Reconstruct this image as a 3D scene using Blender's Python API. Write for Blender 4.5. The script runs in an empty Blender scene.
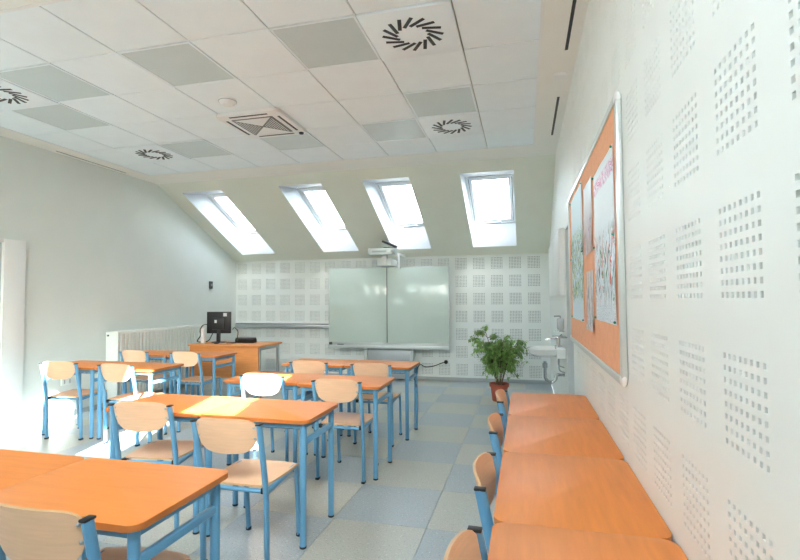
import bpy, bmesh, math, random
from mathutils import Vector, Matrix
random.seed(7)
S = bpy.context.scene
COL = S.collection
R = math.radians

# ------------------------------------------------------------------ camera
CAM_F, YAW, PITCH, ROLL, CAM_H = 488.75, .249, .0396, -.0062, 1.3917
fw = Vector((-math.sin(YAW) * math.cos(PITCH), math.cos(YAW) * math.cos(PITCH), math.sin(PITCH)))
rt = Vector((math.cos(YAW), math.sin(YAW), 0))
up = rt.cross(fw)
rt, up = rt * math.cos(ROLL) + up * math.sin(ROLL), up * math.cos(ROLL) - rt * math.sin(ROLL)
cd = bpy.data.cameras.new('camera')
cd.sensor_width = 36
cd.lens = CAM_F / 800 * 36
cd.clip_start = .02
cam = bpy.data.objects.new('camera', cd)
COL.objects.link(cam)
cam.matrix_world = Matrix(((rt.x, up.x, -fw.x, 0), (rt.y, up.y, -fw.y, 0), (rt.z, up.z, -fw.z, CAM_H), (0, 0, 0, 1)))
S.camera = cam

# ------------------------------------------------------------------ light
SUN_D = Vector((-.89, 1.50, -1.0)).normalized()
SKY_STRENGTH, SUN_STRENGTH, EXPOSURE = 2.3, 50.0, 0.82
w = bpy.data.worlds.new('sky')
S.world = w
w.use_nodes = True
wn = w.node_tree
bg = wn.nodes['Background']
sky = wn.nodes.new('ShaderNodeTexSky')
sky.sky_type = 'NISHITA'
sky.sun_disc = False
sky.sun_elevation = math.asin(-SUN_D.z)
sky.sun_rotation = math.atan2(-SUN_D.x, -SUN_D.y)
sky.dust_density = 4
hs = wn.nodes.new('ShaderNodeHueSaturation')
hs.inputs['Saturation'].default_value = .45
wn.links.new(sky.outputs[0], hs.inputs['Color'])
wn.links.new(hs.outputs[0], bg.inputs[0])
bg.inputs[1].default_value = SKY_STRENGTH
sl = bpy.data.lights.new('sun', 'SUN')
sl.energy = SUN_STRENGTH
sl.angle = R(.53)
sl.color = (.97, .985, 1)
so = bpy.data.objects.new('sun', sl)
COL.objects.link(so)
so.location = (4, -6, 8)
so.rotation_euler = SUN_D.to_track_quat('-Z', 'Y').to_euler()
vs = S.view_settings
vs.view_transform = 'Standard'
vs.look = 'None'
vs.gamma = 1
vs.exposure = EXPOSURE
vs.use_curve_mapping = False
S.cycles.max_bounces = 14
S.cycles.diffuse_bounces = 9
S.cycles.glossy_bounces = 4
S.cycles.transparent_max_bounces = 12
S.cycles.caustics_reflective = False
S.cycles.caustics_refractive = False
S.cycles.sample_clamp_indirect = 12
S.cycles.use_denoising = True

# ------------------------------------------------------------------ materials
MATS = {}


def mat(name, col, rough=.6, metal=0., spec=.5, noise=0., nscale=8., bump=0., bscale=60., stretch=None, coat=0.):
    m = bpy.data.materials.new(name)
    m.use_nodes = True
    nt = m.node_tree
    b = nt.nodes['Principled BSDF']
    b.inputs['Base Color'].default_value = (*col, 1)
    b.inputs['Roughness'].default_value = rough
    b.inputs['Metallic'].default_value = metal
    b.inputs['Specular IOR Level'].default_value = spec
    b.inputs['Coat Weight'].default_value = coat
    tc = nt.nodes.new('ShaderNodeTexCoord')
    mp = nt.nodes.new('ShaderNodeMapping')
    nt.links.new(tc.outputs['Object'], mp.inputs[0])
    if stretch:
        mp.inputs['Scale'].default_value = stretch
    if noise:
        n = nt.nodes.new('ShaderNodeTexNoise')
        n.inputs['Scale'].default_value = nscale
        n.inputs['Detail'].default_value = 4
        nt.links.new(mp.outputs[0], n.inputs[0])
        cr = nt.nodes.new('ShaderNodeValToRGB')
        cr.color_ramp.elements[0].position = .3
        cr.color_ramp.elements[1].position = .7
        cr.color_ramp.elements[0].color = (*[c * (1 - noise) for c in col], 1)
        cr.color_ramp.elements[1].color = (*[min(1, c * (1 + noise)) for c in col], 1)
        nt.links.new(n.outputs['Fac'], cr.inputs[0])
        nt.links.new(cr.outputs[0], b.inputs['Base Color'])
    if bump:
        n2 = nt.nodes.new('ShaderNodeTexNoise')
        n2.inputs['Scale'].default_value = bscale
        nt.links.new(mp.outputs[0], n2.inputs[0])
        bp = nt.nodes.new('ShaderNodeBump')
        bp.inputs['Strength'].default_value = bump
        bp.inputs['Distance'].default_value = .002
        nt.links.new(n2.outputs['Fac'], bp.inputs['Height'])
        nt.links.new(bp.outputs[0], b.inputs['Normal'])
    MATS[name] = m
    return m


def speckle(name, base, dark, light, rough=.35):
    """terrazzo-like vinyl floor tile: fine chips in two tones on a base colour"""
    m = mat(name, base, rough)
    nt = m.node_tree
    b = nt.nodes['Principled BSDF']
    geo = nt.nodes.new('ShaderNodeNewGeometry')
    col = None
    prev = None
    for sc, c, lo, hi in ((95, dark, .60, .68), (75, light, .62, .70), (260, dark, .58, .70)):
        n = nt.nodes.new('ShaderNodeTexNoise')
        n.inputs['Scale'].default_value = sc
        n.inputs['Detail'].default_value = 2
        nt.links.new(geo.outputs['Position'], n.inputs[0])
        mr = nt.nodes.new('ShaderNodeMapRange')
        mr.inputs['From Min'].default_value = lo
        mr.inputs['From Max'].default_value = hi
        nt.links.new(n.outputs['Fac'], mr.inputs[0])
        mx = nt.nodes.new('ShaderNodeMix')
        mx.data_type = 'RGBA'
        nt.links.new(mr.outputs[0], mx.inputs[0])
        if prev is None:
            mx.inputs[6].default_value = (*base, 1)
        else:
            nt.links.new(prev, mx.inputs[6])
        mx.inputs[7].default_value = (*c, 1)
        prev = mx.outputs[2]
    nt.links.new(prev, b.inputs['Base Color'])
    return m


mat('paint', (.80, .815, .775), .75, noise=.015, nscale=3, bump=.08, bscale=250)
mat('paint_left', (.75, .795, .765), .75, noise=.015, nscale=3, bump=.08, bscale=250)
mat('slope_paint', (.80, .82, .73), .8, noise=.015, nscale=3)
mat('perforated_board', (.82, .85, .825), .55, noise=.012, nscale=4)
mat('fleece', (.52, .55, .54), .9)
mat('fleece_dark', (.20, .22, .22), .9)
mat('ceiling_tile', (.86, .93, .965), .85, noise=.015, nscale=5, bump=.15, bscale=300)
mat('ceiling_plaster', (.87, .87, .83), .85, noise=.015, nscale=3)
mat('grid_metal', (.52, .49, .43), .6)
mat('grille_dark', (.2, .2, .19), .6)
mat('white_metal', (.84, .85, .84), .4)
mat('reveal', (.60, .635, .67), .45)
mat('sash', (.80, .82, .82), .35)
mat('gasket', (.05, .055, .06), .5)
mat('light_diffuser', (.60, .68, .69), .3, noise=.02, nscale=4)
mat('black', (.012, .013, .015), .45)
mat('dark_grey', (.09, .095, .10), .5)
mat('blue_steel', (.125, .33, .53), .32, spec=.55, noise=.04, nscale=10)
mat('steel_grey', (.45, .48, .50), .35, metal=.6)
mat('chrome', (.55, .56, .56), .18, metal=1)
mat('desk_top', (.74, .245, .05), .45, noise=.07, nscale=9, stretch=(.5, 4.5, 1))
mat('desk_edge', (.52, .16, .035), .4)
mat('plywood', (.75, .475, .30), .42, noise=.05, nscale=10, stretch=(.8, 1, 9))
mat('plywood_edge', (.62, .38, .20), .5)
mat('teacher_wood', (.76, .29, .08), .4, noise=.08, nscale=8, stretch=(.6, 6, 6))
mat('board_face', (.61, .70, .645), .16, spec=.6)
mat('aluminium', (.62, .66, .65), .35, metal=.35)
mat('radiator', (.78, .815, .79), .4)
mat('terracotta', (.42, .085, .045), .6, noise=.08)
mat('soil', (.04, .028, .02), .9)
mat('bark', (.16, .10, .06), .8)
mat('leaf', (.22, .38, .10), .45, noise=.5, nscale=5)
mat('ceramic', (.86, .88, .87), .12)
mat('cork', (.84, .42, .24), .8, noise=.06, nscale=30)
mat('baseboard_grey', (.42, .45, .46), .5)
mat('wood_floor_edge', (.3, .32, .33), .6)
mat('door_grey', (.55, .58, .57), .5)
mat('soap', (.78, .80, .78), .3)
mat('pin_green', (.05, .35, .22), .4)
mat('paper', (.86, .88, .90), .7)
mat('jamb_grey', (.60, .64, .64), .6)
mat('pot_grey', (.3, .3, .3), .6)
speckle('floor_blue', (.395, .45, .48), (.22, .27, .31), (.60, .65, .67), .36)
speckle('floor_beige', (.485, .50, .455), (.30, .32, .30), (.68, .68, .63), .36)


def glass():
    m = bpy.data.materials.new('glass')
    m.use_nodes = True
    nt = m.node_tree
    nt.nodes.clear()
    o = nt.nodes.new('ShaderNodeOutputMaterial')
    mx = nt.nodes.new('ShaderNodeMixShader')
    t = nt.nodes.new('ShaderNodeBsdfTransparent')
    g = nt.nodes.new('ShaderNodeBsdfGlossy')
    g.inputs['Roughness'].default_value = .02
    t.inputs[0].default_value = (.95, .98, .97, 1)
    mx.inputs[0].default_value = .06
    nt.links.new(t.outputs[0], mx.inputs[1])
    nt.links.new(g.outputs[0], mx.inputs[2])
    nt.links.new(mx.outputs[0], o.inputs[0])
    MATS['glass'] = m


glass()


def poster_mat(name, top, bottom, inks, band, scale, streak, text_col=None, thresh=.56):
    """flat print: a pale wash, inked figures inside a height band and a heading of lettering-like marks"""
    m = mat(name, top, .55)
    nt = m.node_tree
    L = nt.links.new
    b = nt.nodes['Principled BSDF']
    tc = nt.nodes.new('ShaderNodeTexCoord')
    sp = nt.nodes.new('ShaderNodeSeparateXYZ')
    L(tc.outputs['Generated'], sp.inputs[0])

    def rng(sock, a, c):
        r = nt.nodes.new('ShaderNodeMapRange')
        r.inputs[1].default_value = a
        r.inputs[2].default_value = c
        L(sock, r.inputs[0])
        return r.outputs[0]

    def math_(op, x, y):
        n = nt.nodes.new('ShaderNodeMath')
        n.operation = op
        for k, v in ((0, x), (1, y)):
            if isinstance(v, (int, float)):
                n.inputs[k].default_value = v
            else:
                L(v, n.inputs[k])
        return n.outputs[0]

    def mix(f, a, c):
        n = nt.nodes.new('ShaderNodeMix')
        n.data_type = 'RGBA'
        L(f, n.inputs[0])
        for k, v in ((6, a), (7, c)):
            if isinstance(v, tuple):
                n.inputs[k].default_value = (*v, 1)
            else:
                L(v, n.inputs[k])
        return n.outputs[2]

    def noise(sc, strch, seed):
        mp = nt.nodes.new('ShaderNodeMapping')
        mp.inputs['Scale'].default_value = strch
        mp.inputs['Location'].default_value = (seed, seed * 1.7, seed * .3)
        L(tc.outputs['Generated'], mp.inputs[0])
        n = nt.nodes.new('ShaderNodeTexNoise')
        n.inputs['Scale'].default_value = sc
        n.inputs['Detail'].default_value = 3
        L(mp.outputs[0], n.inputs[0])
        return n.outputs['Fac']

    col = mix(rng(sp.outputs['Z'], .2, .9), bottom, top)
    inband = math_('MULTIPLY', rng(sp.outputs['Z'], band[0] - .03, band[0] + .05), rng(sp.outputs['Z'], band[1] + .05, band[1] - .05))
    for k, ink in enumerate(inks):
        f = math_('MULTIPLY', rng(noise(scale, (1, 1, streak), 3.1 * k + 1), thresh, thresh + .06), inband)
        col = mix(f, col, ink)
    if text_col:
        hd = math_('MULTIPLY', rng(sp.outputs['Z'], .84, .86), rng(sp.outputs['Z'], .95, .93))
        f = math_('MULTIPLY', rng(noise(26, (1, 1.4, 1), 9), .5, .55), hd)
        col = mix(f, col, text_col)
        lines = math_('MULTIPLY', rng(sp.outputs['Z'], .12, .10), rng(noise(20, (1, .3, 6), 5), .5, .55))
        col = mix(math_('MULTIPLY', lines, .5), col, (.35, .42, .5))
    L(col, b.inputs['Base Color'])
    return m


poster_mat('print_people', (.80, .88, .92), (.70, .80, .88), [(.10, .13, .18), (.62, .09, .05), (.08, .28, .16), (.45, .5, .55)], (.12, .55), 8, .45, (.70, .12, .42), .57)
poster_mat('print_plants', (.62, .80, .86), (.66, .80, .90), [(.14, .32, .10), (.45, .50, .12), (.10, .2, .12)], (.15, .68), 11, .8, None, .55)
poster_mat('print_tree', (.80, .88, .95), (.45, .36, .33), [(.25, .2, .3), (.55, .5, .6)], (0, .5), 6, .5, None, .55)
poster_mat('print_tower', (.66, .50, .44), (.58, .50, .48), [(.32, .36, .42), (.70, .74, .78)], (0, 1), 7, .12, None, .5)


# ------------------------------------------------------------------ mesh helpers
def mesh_from(name, bm, m, smooth=28):
    bmesh.ops.recalc_face_normals(bm, faces=bm.faces)
    me = bpy.data.meshes.new(name)
    bm.to_mesh(me)
    bm.free()
    for x in (m if isinstance(m, (list, tuple)) else [m]):
        me.materials.append(MATS[x])
    if smooth:
        me.shade_smooth()
        me.set_sharp_from_angle(angle=R(smooth))
    return me


def obj(name, data, m=None, parent=None, loc=None, rot=None, smooth=28):
    me = mesh_from(name, data, m, smooth) if isinstance(data, bmesh.types.BMesh) else data
    o = bpy.data.objects.new(name, me)
    COL.objects.link(o)
    if parent is not None:
        o.parent = parent
    if loc is not None:
        o.location = loc
    if rot is not None:
        o.rotation_euler = rot
    return o


def tag(o, label, cat, group=None):
    o['label'] = label
    o['category'] = cat
    if group:
        o['group'] = group
    return o


def thing(name, label, cat, loc=(0, 0, 0), rz=0., group=None):
    o = bpy.data.objects.new(name, None)
    o.empty_display_size = .1
    COL.objects.link(o)
    o.location = loc
    o.rotation_euler = (0, 0, rz)
    return tag(o, label, cat, group)


def struct(o):
    o['kind'] = 'structure'
    return o


def copy_tree(o, parent=None):
    c = o.copy()
    COL.objects.link(c)
    c.parent = parent
    for ch in [x for x in bpy.data.objects if x.parent == o]:
        copy_tree(ch, c)
    return c


def new():
    return bmesh.new()


def box(bm, x0, x1, y0, y1, z0, z1, bev=0., mi=0, seg=2):
    r = bmesh.ops.create_cube(bm, size=1)
    vs_ = r['verts']
    for v in vs_:
        v.co = Vector(((x0 + x1) / 2 + v.co.x * (x1 - x0), (y0 + y1) / 2 + v.co.y * (y1 - y0), (z0 + z1) / 2 + v.co.z * (z1 - z0)))
    fs = set(f for v in vs_ for f in v.link_faces)
    for f in fs:
        f.material_index = mi
    if bev:
        es = list(set(e for v in vs_ for e in v.link_edges))
        bmesh.ops.bevel(bm, geom=es, offset=bev, segments=seg, profile=.5, affect='EDGES')
    return bm


def quad(bm, *pts, mi=0):
    f = bm.faces.new([bm.verts.new(p) for p in pts])
    f.material_index = mi
    return f


def fillet(pts, rad, n=5):
    """round the inner corners of a polyline"""
    P = [Vector(p) for p in pts]
    out = [P[0]]
    for i in range(1, len(P) - 1):
        a, b, c = P[i - 1], P[i], P[i + 1]
        d1, d2 = (a - b), (c - b)
        r = min(rad, d1.length * .45, d2.length * .45)
        p1, p2 = b + d1.normalized() * r, b + d2.normalized() * r
        for k in range(n + 1):
            t = k / n
            out.append(p1 * (1 - t) ** 2 + b * 2 * t * (1 - t) + p2 * t * t)
    out.append(P[-1])
    return out


def tube(bm, pts, r, n=16, ry=None, ref=(1, 0, 0), taper=None, mi=0):
    """sweep an ellipse (r along ref, ry across) along points"""
    P = [Vector(p) for p in pts]
    rings = []
    ref = Vector(ref)
    for i, p in enumerate(P):
        t = (P[min(i + 1, len(P) - 1)] - P[max(i - 1, 0)]).normalized()
        a = ref - t * ref.dot(t)
        if a.length < 1e-3:
            a = Vector((0, 1, 0)) - t * t.y
            if a.length < 1e-3:
                a = Vector((0, 0, 1)) - t * t.z
        a.normalize()
        b = t.cross(a)
        k = 1 if taper is None else 1 + (taper - 1) * i / (len(P) - 1)
        rings.append([bm.verts.new(p + a * math.cos(2 * math.pi * j / n) * r * k + b * math.sin(2 * math.pi * j / n) * (ry or r) * k) for j in range(n)])
    for q0, q1 in zip(rings, rings[1:]):
        for j in range(n):
            f = bm.faces.new((q0[j], q0[(j + 1) % n], q1[(j + 1) % n], q1[j]))
            f.material_index = mi
    for q in (rings[0], rings[-1]):
        f = bm.faces.new(q)
        f.material_index = mi
    return bm


def lathe(bm, prof, n=24, c=(0, 0), mi=0):
    rings = []
    for r, z in prof:
        rings.append([bm.verts.new((c[0] + r * math.cos(2 * math.pi * j / n), c[1] + r * math.sin(2 * math.pi * j / n), z)) for j in range(n)])
    for q0, q1 in zip(rings, rings[1:]):
        for j in range(n):
            bm.faces.new((q0[j], q0[(j + 1) % n], q1[(j + 1) % n], q1[j])).material_index = mi
    bm.faces.new(rings[0]).material_index = mi
    bm.faces.new(rings[-1]).material_index = mi
    return bm


def rrect(w, d, r, n=6):
    out = []
    for cx, cy, a0 in ((w / 2 - r, d / 2 - r, 0), (-w / 2 + r, d / 2 - r, 90), (-w / 2 + r, -d / 2 + r, 180), (w / 2 - r, -d / 2 + r, 270)):
        for k in range(n + 1):
            a = R(a0 + 90 * k / n)
            out.append((cx + r * math.cos(a), cy + r * math.sin(a)))
    return out


def prism(bm, poly, z0, z1, mi=0, side=None, bev=0.):
    v0 = [bm.verts.new((x, y, z0)) for x, y in poly]
    v1 = [bm.verts.new((x, y, z1)) for x, y in poly]
    n = len(poly)
    top = bm.faces.new(v1)
    bot = bm.faces.new(v0[::-1])
    top.material_index = bot.material_index = mi
    for j in range(n):
        bm.faces.new((v0[j], v0[(j + 1) % n], v1[(j + 1) % n], v1[j])).material_index = mi if side is None else side
    if bev:
        es = list(top.edges) + list(bot.edges)
        bmesh.ops.bevel(bm, geom=es, offset=bev, segments=2, profile=.5, affect='EDGES')
    return bm


def sheet(fn, nu, nv, th, mi_edge=1):
    """thick curved sheet from fn(u,v); rim faces take the second material"""
    bm = new()
    g = [[bm.verts.new(fn(-1 + 2 * i / nu, j / nv)) for i in range(nu + 1)] for j in range(nv + 1)]
    for j in range(nv):
        for i in range(nu):
            bm.faces.new((g[j][i], g[j][i + 1], g[j + 1][i + 1], g[j + 1][i]))
    bmesh.ops.recalc_face_normals(bm, faces=bm.faces)
    faces = list(bm.faces)
    bnd = set(e for e in bm.edges if e.is_boundary)
    bmesh.ops.solidify(bm, geom=faces, thickness=th)
    for f in bm.faces:
        f.material_index = 0
    bm.normal_update()
    # rim faces: thin quads
    for f in bm.faces:
        es = sorted(e.calc_length() for e in f.edges)
        if es[0] < th * 1.3 and es[1] < th * 1.3 and len(f.verts) == 4:
            f.material_index = mi_edge
    return bm


# ------------------------------------------------------------------ room dimensions
XL, XR = -5.38, .40
YB, YA = 8.34, -.77            # board wall, rear wall
ZC, ZW = 3.16, 2.135           # flat ceiling, knee wall
YS = 6.23                      # flat ceiling ends, slope begins
MIR = YB + YA                  # mirror for the rear slope
TAN = (ZC - ZW) / (YB - YS)


def slope_z(y):
    return ZW + (YB - y) * TAN


# ------------------------------------------------------------------ floor
fb = new()
box(fb, XL, XR + .35, YA, YB, -.12, -.012)
floor = struct(obj('floor', fb, 'wood_floor_edge', smooth=0))
tile_cache = {}
xs = [XL] + [.6 * k for k in range(-8, 1)] + [XR]
ys = [YA] + [2.97 + .6 * k for k in range(-5, 9)] + [YB]
for i in range(len(xs) - 1):
    for j in range(len(ys) - 1):
        a, b, c, d = xs[i], xs[i + 1], ys[j], ys[j + 1]
        k0 = math.floor(((a + b) / 2) / .6)
        k1 = math.floor(((c + d) / 2 - 2.97) / .6)
        m = 'floor_blue' if (k0 + k1) % 2 == 0 else 'floor_beige'
        key = (round(b - a, 3), round(d - c, 3), m)
        if key not in tile_cache:
            t = new()
            g = .0012
            box(t, -(b - a) / 2 + g, (b - a) / 2 - g, -(d - c) / 2 + g, (d - c) / 2 - g, -.012, 0, bev=.001, seg=1)
            tile_cache[key] = mesh_from('floor_tile', t, m, 0)
        obj('floor_tile', tile_cache[key], parent=floor, loc=((a + b) / 2, (c + d) / 2, 0))

# ------------------------------------------------------------------ perforated board walls
HP, HS, HD = .025, .0118, .012


def perforated_cell(bm, P, u, v, n):
    """a 0.3 m square of board centred on P with an 8x8 block of square holes; n points into the room"""
    ln = [-.15] + sum([[(-3.5 + k) * HP - HS / 2, (-3.5 + k) * HP + HS / 2] for k in range(8)], []) + [.15]
    V = [[bm.verts.new(P + u * a + v * b) for a in ln] for b in ln]
    W = {}
    for j in range(17):
        for i in range(17):
            if i % 2 == 1 and j % 2 == 1:
                c = [(i, j), (i + 1, j), (i + 1, j + 1), (i, j + 1)]
                fr = [V[q][p] for p, q in c]
                bk = [bm.verts.new(x.co - n * HD) for x in fr]
                for k in range(4):
                    bm.faces.new((fr[k], fr[(k + 1) % 4], bk[(k + 1) % 4], bk[k]))
                bm.faces.new(bk).material_index = 1
            else:
                bm.faces.new((V[j][i], V[j][i + 1], V[j + 1][i + 1], V[j + 1][i]))


def board_wall(name, P0, u, v, n, us, vs_, hole, backing='fleece'):
    """wall from lattice lines us x vs_ (along u, v); hole(i,j) decides perforation (cell centre, 0.3 m cells)"""
    bm = new()
    for i in range(len(us) - 1):
        for j in range(len(vs_) - 1):
            uc, vc = (us[i] + us[i + 1]) / 2, (vs_[j] + vs_[j + 1]) / 2
            h = hole(i, j, uc, vc)
            if h is None:
                continue
            if h:
                perforated_cell(bm, P0 + u * uc + v * vc, u, v, n)
            else:
                bm.faces.new([bm.verts.new(P0 + u * a + v * b) for a, b in ((us[i], vs_[j]), (us[i + 1], vs_[j]), (us[i + 1], vs_[j + 1]), (us[i], vs_[j + 1]))])
    me = bpy.data.meshes.new(name)
    bm.to_mesh(me)
    bm.free()
    me.materials.append(MATS['perforated_board'])
    me.materials.append(MATS[backing])
    o = bpy.data.objects.new(name, me)
    COL.objects.link(o)
    return struct(o)


X_, Y_, Z_ = Vector((1, 0, 0)), Vector((0, 1, 0)), Vector((0, 0, 1))
# board wall: columns centred at -5.244 + .3 i, rows at 1.994 - .3 j
us = [XL] + [-5.394 + .3 * i for i in range(1, 20)] + [XR]
us = [XL, -5.094] + [-5.094 + .3 * i for i in range(1, 19)] + [XR]
us = [-5.394 + .3 * i for i in range(0, 20)] + [XR + .02]
vz = [0] + [.044 + .3 * j for j in range(0, 8)]
board_wall('wall_back', Vector((0, YB, 0)), X_, Z_, -Y_, us, vz, lambda i, j, uc, vc: 0 < j and i < 19, 'fleece_dark')
# pin-board wall: columns at 1.0655 + .3 k, rows at 1.484 + .3 m, opening for the door recess
uy = [YA] + [1.0655 - .15 + .3 * k for k in range(-4, 12)] + [4.42, 5.06, YB]
vz = [0] + [1.484 - .15 + .3 * m for m in range(-4, 3)] + [2.07, 1.484 + .15 + .3 * 2, ]
vz = sorted(set([0] + [round(1.334 + .3 * m, 4) for m in range(-4, 7)] + [ZC]))


def right_hole(i, j, uc, vc):
    if 4.42 < uc < 5.06:
        return None
    if uy[i + 1] - uy[i] < .2999 or uy[i + 1] - uy[i] > .3001 or vz[j + 1] - vz[j] < .299:
        return 0
    if uc < 1.9 and vc + .15 > slope_z(MIR - uc - .15) - .02:
        return 0
    return uc < 4.3


board_wall('wall_right', Vector((XR, 0, 0)), Y_, Z_, -X_, uy, vz, right_hole)
# door recess in that wall
dr = new()
LZ = 2.07
quad(dr, (XR, 4.42, LZ), (XR, 5.06, LZ), (XR, 5.06, ZC), (XR, 4.42, ZC))
quad(dr, (XR, 4.42, LZ), (XR, 5.06, LZ), (XR + .3, 5.06, LZ), (XR + .3, 4.42, LZ), mi=1)
quad(dr, (XR, 4.42, 0), (XR, 4.42, LZ), (XR + .3, 4.42, LZ), (XR + .3, 4.42, 0), mi=1)
quad(dr, (XR, 5.06, 0), (XR, 5.06, LZ), (XR + .3, 5.06, LZ), (XR + .3, 5.06, 0), mi=1)
struct(obj('wall_recess', dr, ['perforated_board', 'jamb_grey'], smooth=0))
d2 = new()
box(d2, XR + .24, XR + .28, 4.42, 5.06, .005, 2.06, bev=.002)
door2 = struct(obj('door_2', d2, 'door_grey'))
h = new()
tube(h, fillet([(XR + .24, 4.52, 1.02), (XR + .19, 4.52, 1.02), (XR + .19, 4.63, 1.02)], .02), .009)
obj('door_handle', h, 'steel_grey', door2)

# left wall with the door opening casing
lw = new()
quad(lw, (XL, YA, 0), (XL, YB, 0), (XL, YB, ZC), (XL, YA, ZC))
struct(obj('wall_left', lw, 'paint_left', smooth=0))
rw = new()
quad(rw, (XL, YA, 0), (XR + .35, YA, 0), (XR + .35, YA, ZW + .02), (XL, YA, ZW + .02))
struct(obj('wall_rear', rw, 'paint', smooth=0))
d1 = new()
box(d1, XL, XL + .02, 2.98, 3.965, .005, 2.02, bev=.002)
door1 = struct(obj('door_1', d1, 'door_grey'))
c = new()
box(c, XL, XL + .05, 3.965, 4.20, 0, 2.06, bev=.004)
box(c, XL, XL + .05, 2.75, 2.98, 0, 2.06, bev=.004)
box(c, XL, XL + .05, 2.98, 3.965, 2.02, 2.06, bev=.004)
obj('door_casing', c, 'white_metal', door1)
h = new()
tube(h, fillet([(XL + .02, 3.88, 1.02), (XL + .075, 3.88, 1.02), (XL + .075, 3.76, 1.02)], .02), .01)
obj('door_handle', h, 'steel_grey', door1)

# baseboards
b = new()
box(b, XL, XR, YB - .012, YB, 0, .06, bev=.003)
struct(obj('baseboard_back', b, 'baseboard_grey'))
b = new()
box(b, XL, XL + .012, 4.20, YB - .012, 0, .06, bev=.003)
struct(obj('baseboard_left', b, 'baseboard_grey'))
b = new()
box(b, XR - .012, XR, YA, 4.42, 0, .06, bev=.003)
struct(obj('baseboard_right', b, 'baseboard_grey'))

# ------------------------------------------------------------------ ceiling
TX = [.144, -.394, -.994, -1.594, -2.194, -2.794, -3.394, -3.994, -4.594, -5.12]
TY = [2.217, 2.817, 3.417, 4.017, 4.617, 5.217, 5.77]
cb = new()
YR = MIR - YS
for x0, x1, y0, y1 in ((XL, TX[-1], YR, YS), (TX[0], XR, YR, YS), (TX[-1], TX[0], YR, TY[0]), (TX[-1], TX[0], TY[-1], YS)):
    quad(cb, (x0, y0, ZC), (x1, y0, ZC), (x1, y1, ZC), (x0, y1, ZC))
quad(cb, (TX[-1], TY[0], ZC + .03), (TX[0], TY[0], ZC + .03), (TX[0], TY[-1], ZC + .03), (TX[-1], TY[-1], ZC + .03), mi=1)
for a, b_ in (((TX[-1], TY[0]), (TX[0], TY[0])), ((TX[0], TY[0]), (TX[0], TY[-1])), ((TX[0], TY[-1]), (TX[-1], TY[-1])), ((TX[-1], TY[-1]), (TX[-1], TY[0]))):
    quad(cb, (*a, ZC), (*b_, ZC), (*b_, ZC + .03), (*a, ZC + .03))
ceiling = struct(obj('ceiling', cb, ['ceiling_plaster', 'grid_metal'], smooth=0))
# edge angle around the tile field
b = new()
for x0, x1, y0, y1 in ((TX[-1] - .004, TX[-1] + .02, TY[0], TY[-1]), (TX[0] - .02, TX[0] + .004, TY[0], TY[-1]), (TX[-1], TX[0], TY[0] - .004, TY[0] + .02), (TX[-1], TX[0], TY[-1] - .02, TY[-1] + .004)):
    box(b, x0, x1, y0, y1, ZC - .004, ZC + .001)
obj('edge_angle', b, 'white_metal', ceiling)
LIGHTS = {(1, 3), (2, 1), (2, 4), (4, 1), (4, 4), (6, 1), (6, 4), (7, 2)}
DIFF = {(1, 1), (1, 4), (7, 1), (7, 4)}
CASS = (4, 3)
tc_ = {}


def tile_rect(c, r):
    return TX[c + 1], TX[c], TY[r], TY[r + 1]


for c in range(9):
    for r in range(6):
        if (c, r) in LIGHTS or (c, r) in DIFF or (c, r) == CASS:
            continue
        x0, x1, y0, y1 = tile_rect(c, r)
        key = (round(x1 - x0, 3), round(y1 - y0, 3))
        if key not in tc_:
            t = new()
            g = .004
            box(t, -key[0] / 2 + g, key[0] / 2 - g, -key[1] / 2 + g, key[1] / 2 - g, .003, .018, bev=.003, seg=1)
            tc_[key] = mesh_from('ceiling_tile', t, 'ceiling_tile', 0)
        obj('ceiling_tile', tc_[key], parent=ceiling, loc=((x0 + x1) / 2, (y0 + y1) / 2, ZC))

# ------------------------------------------------------------------ roof slopes with skylights
OPEN = [(-5.11, -4.42), (-3.47, -2.80), (-2.18, -1.51), (-.81, -.11)]
ROPEN = [(-4.62, -3.93), (-3.10, -2.41), (-1.77, -1.08), (-.45, .24)]
YT, YO = 6.44, 8.11            # opening: top and bottom edge on the slope
NRM = Vector((0, TAN, 1)).normalized()   # outward normal of the slope
OFF = .36


def slope(name, opens, mirror):
    bm = new()
    f = (lambda y: MIR - y) if mirror else (lambda y: y)
    xs_ = [XL] + [x for o in opens for x in o] + [XR + (.0)]
    yy = [YS, YT, YO, YB]
    for i in range(len(xs_) - 1):
        for j in range(3):
            if i % 2 == 1 and j == 1:
                continue
            p = [(xs_[i], yy[j]), (xs_[i + 1], yy[j]), (xs_[i + 1], yy[j + 1]), (xs_[i], yy[j + 1])]
            quad(bm, *[(x, f(y), slope_z(y)) for x, y in p])
    return struct(obj(name, bm, 'slope_paint', smooth=0))


slope('ceiling_slope_back', OPEN, False)
slope('ceiling_slope_rear', ROPEN, True)


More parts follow.
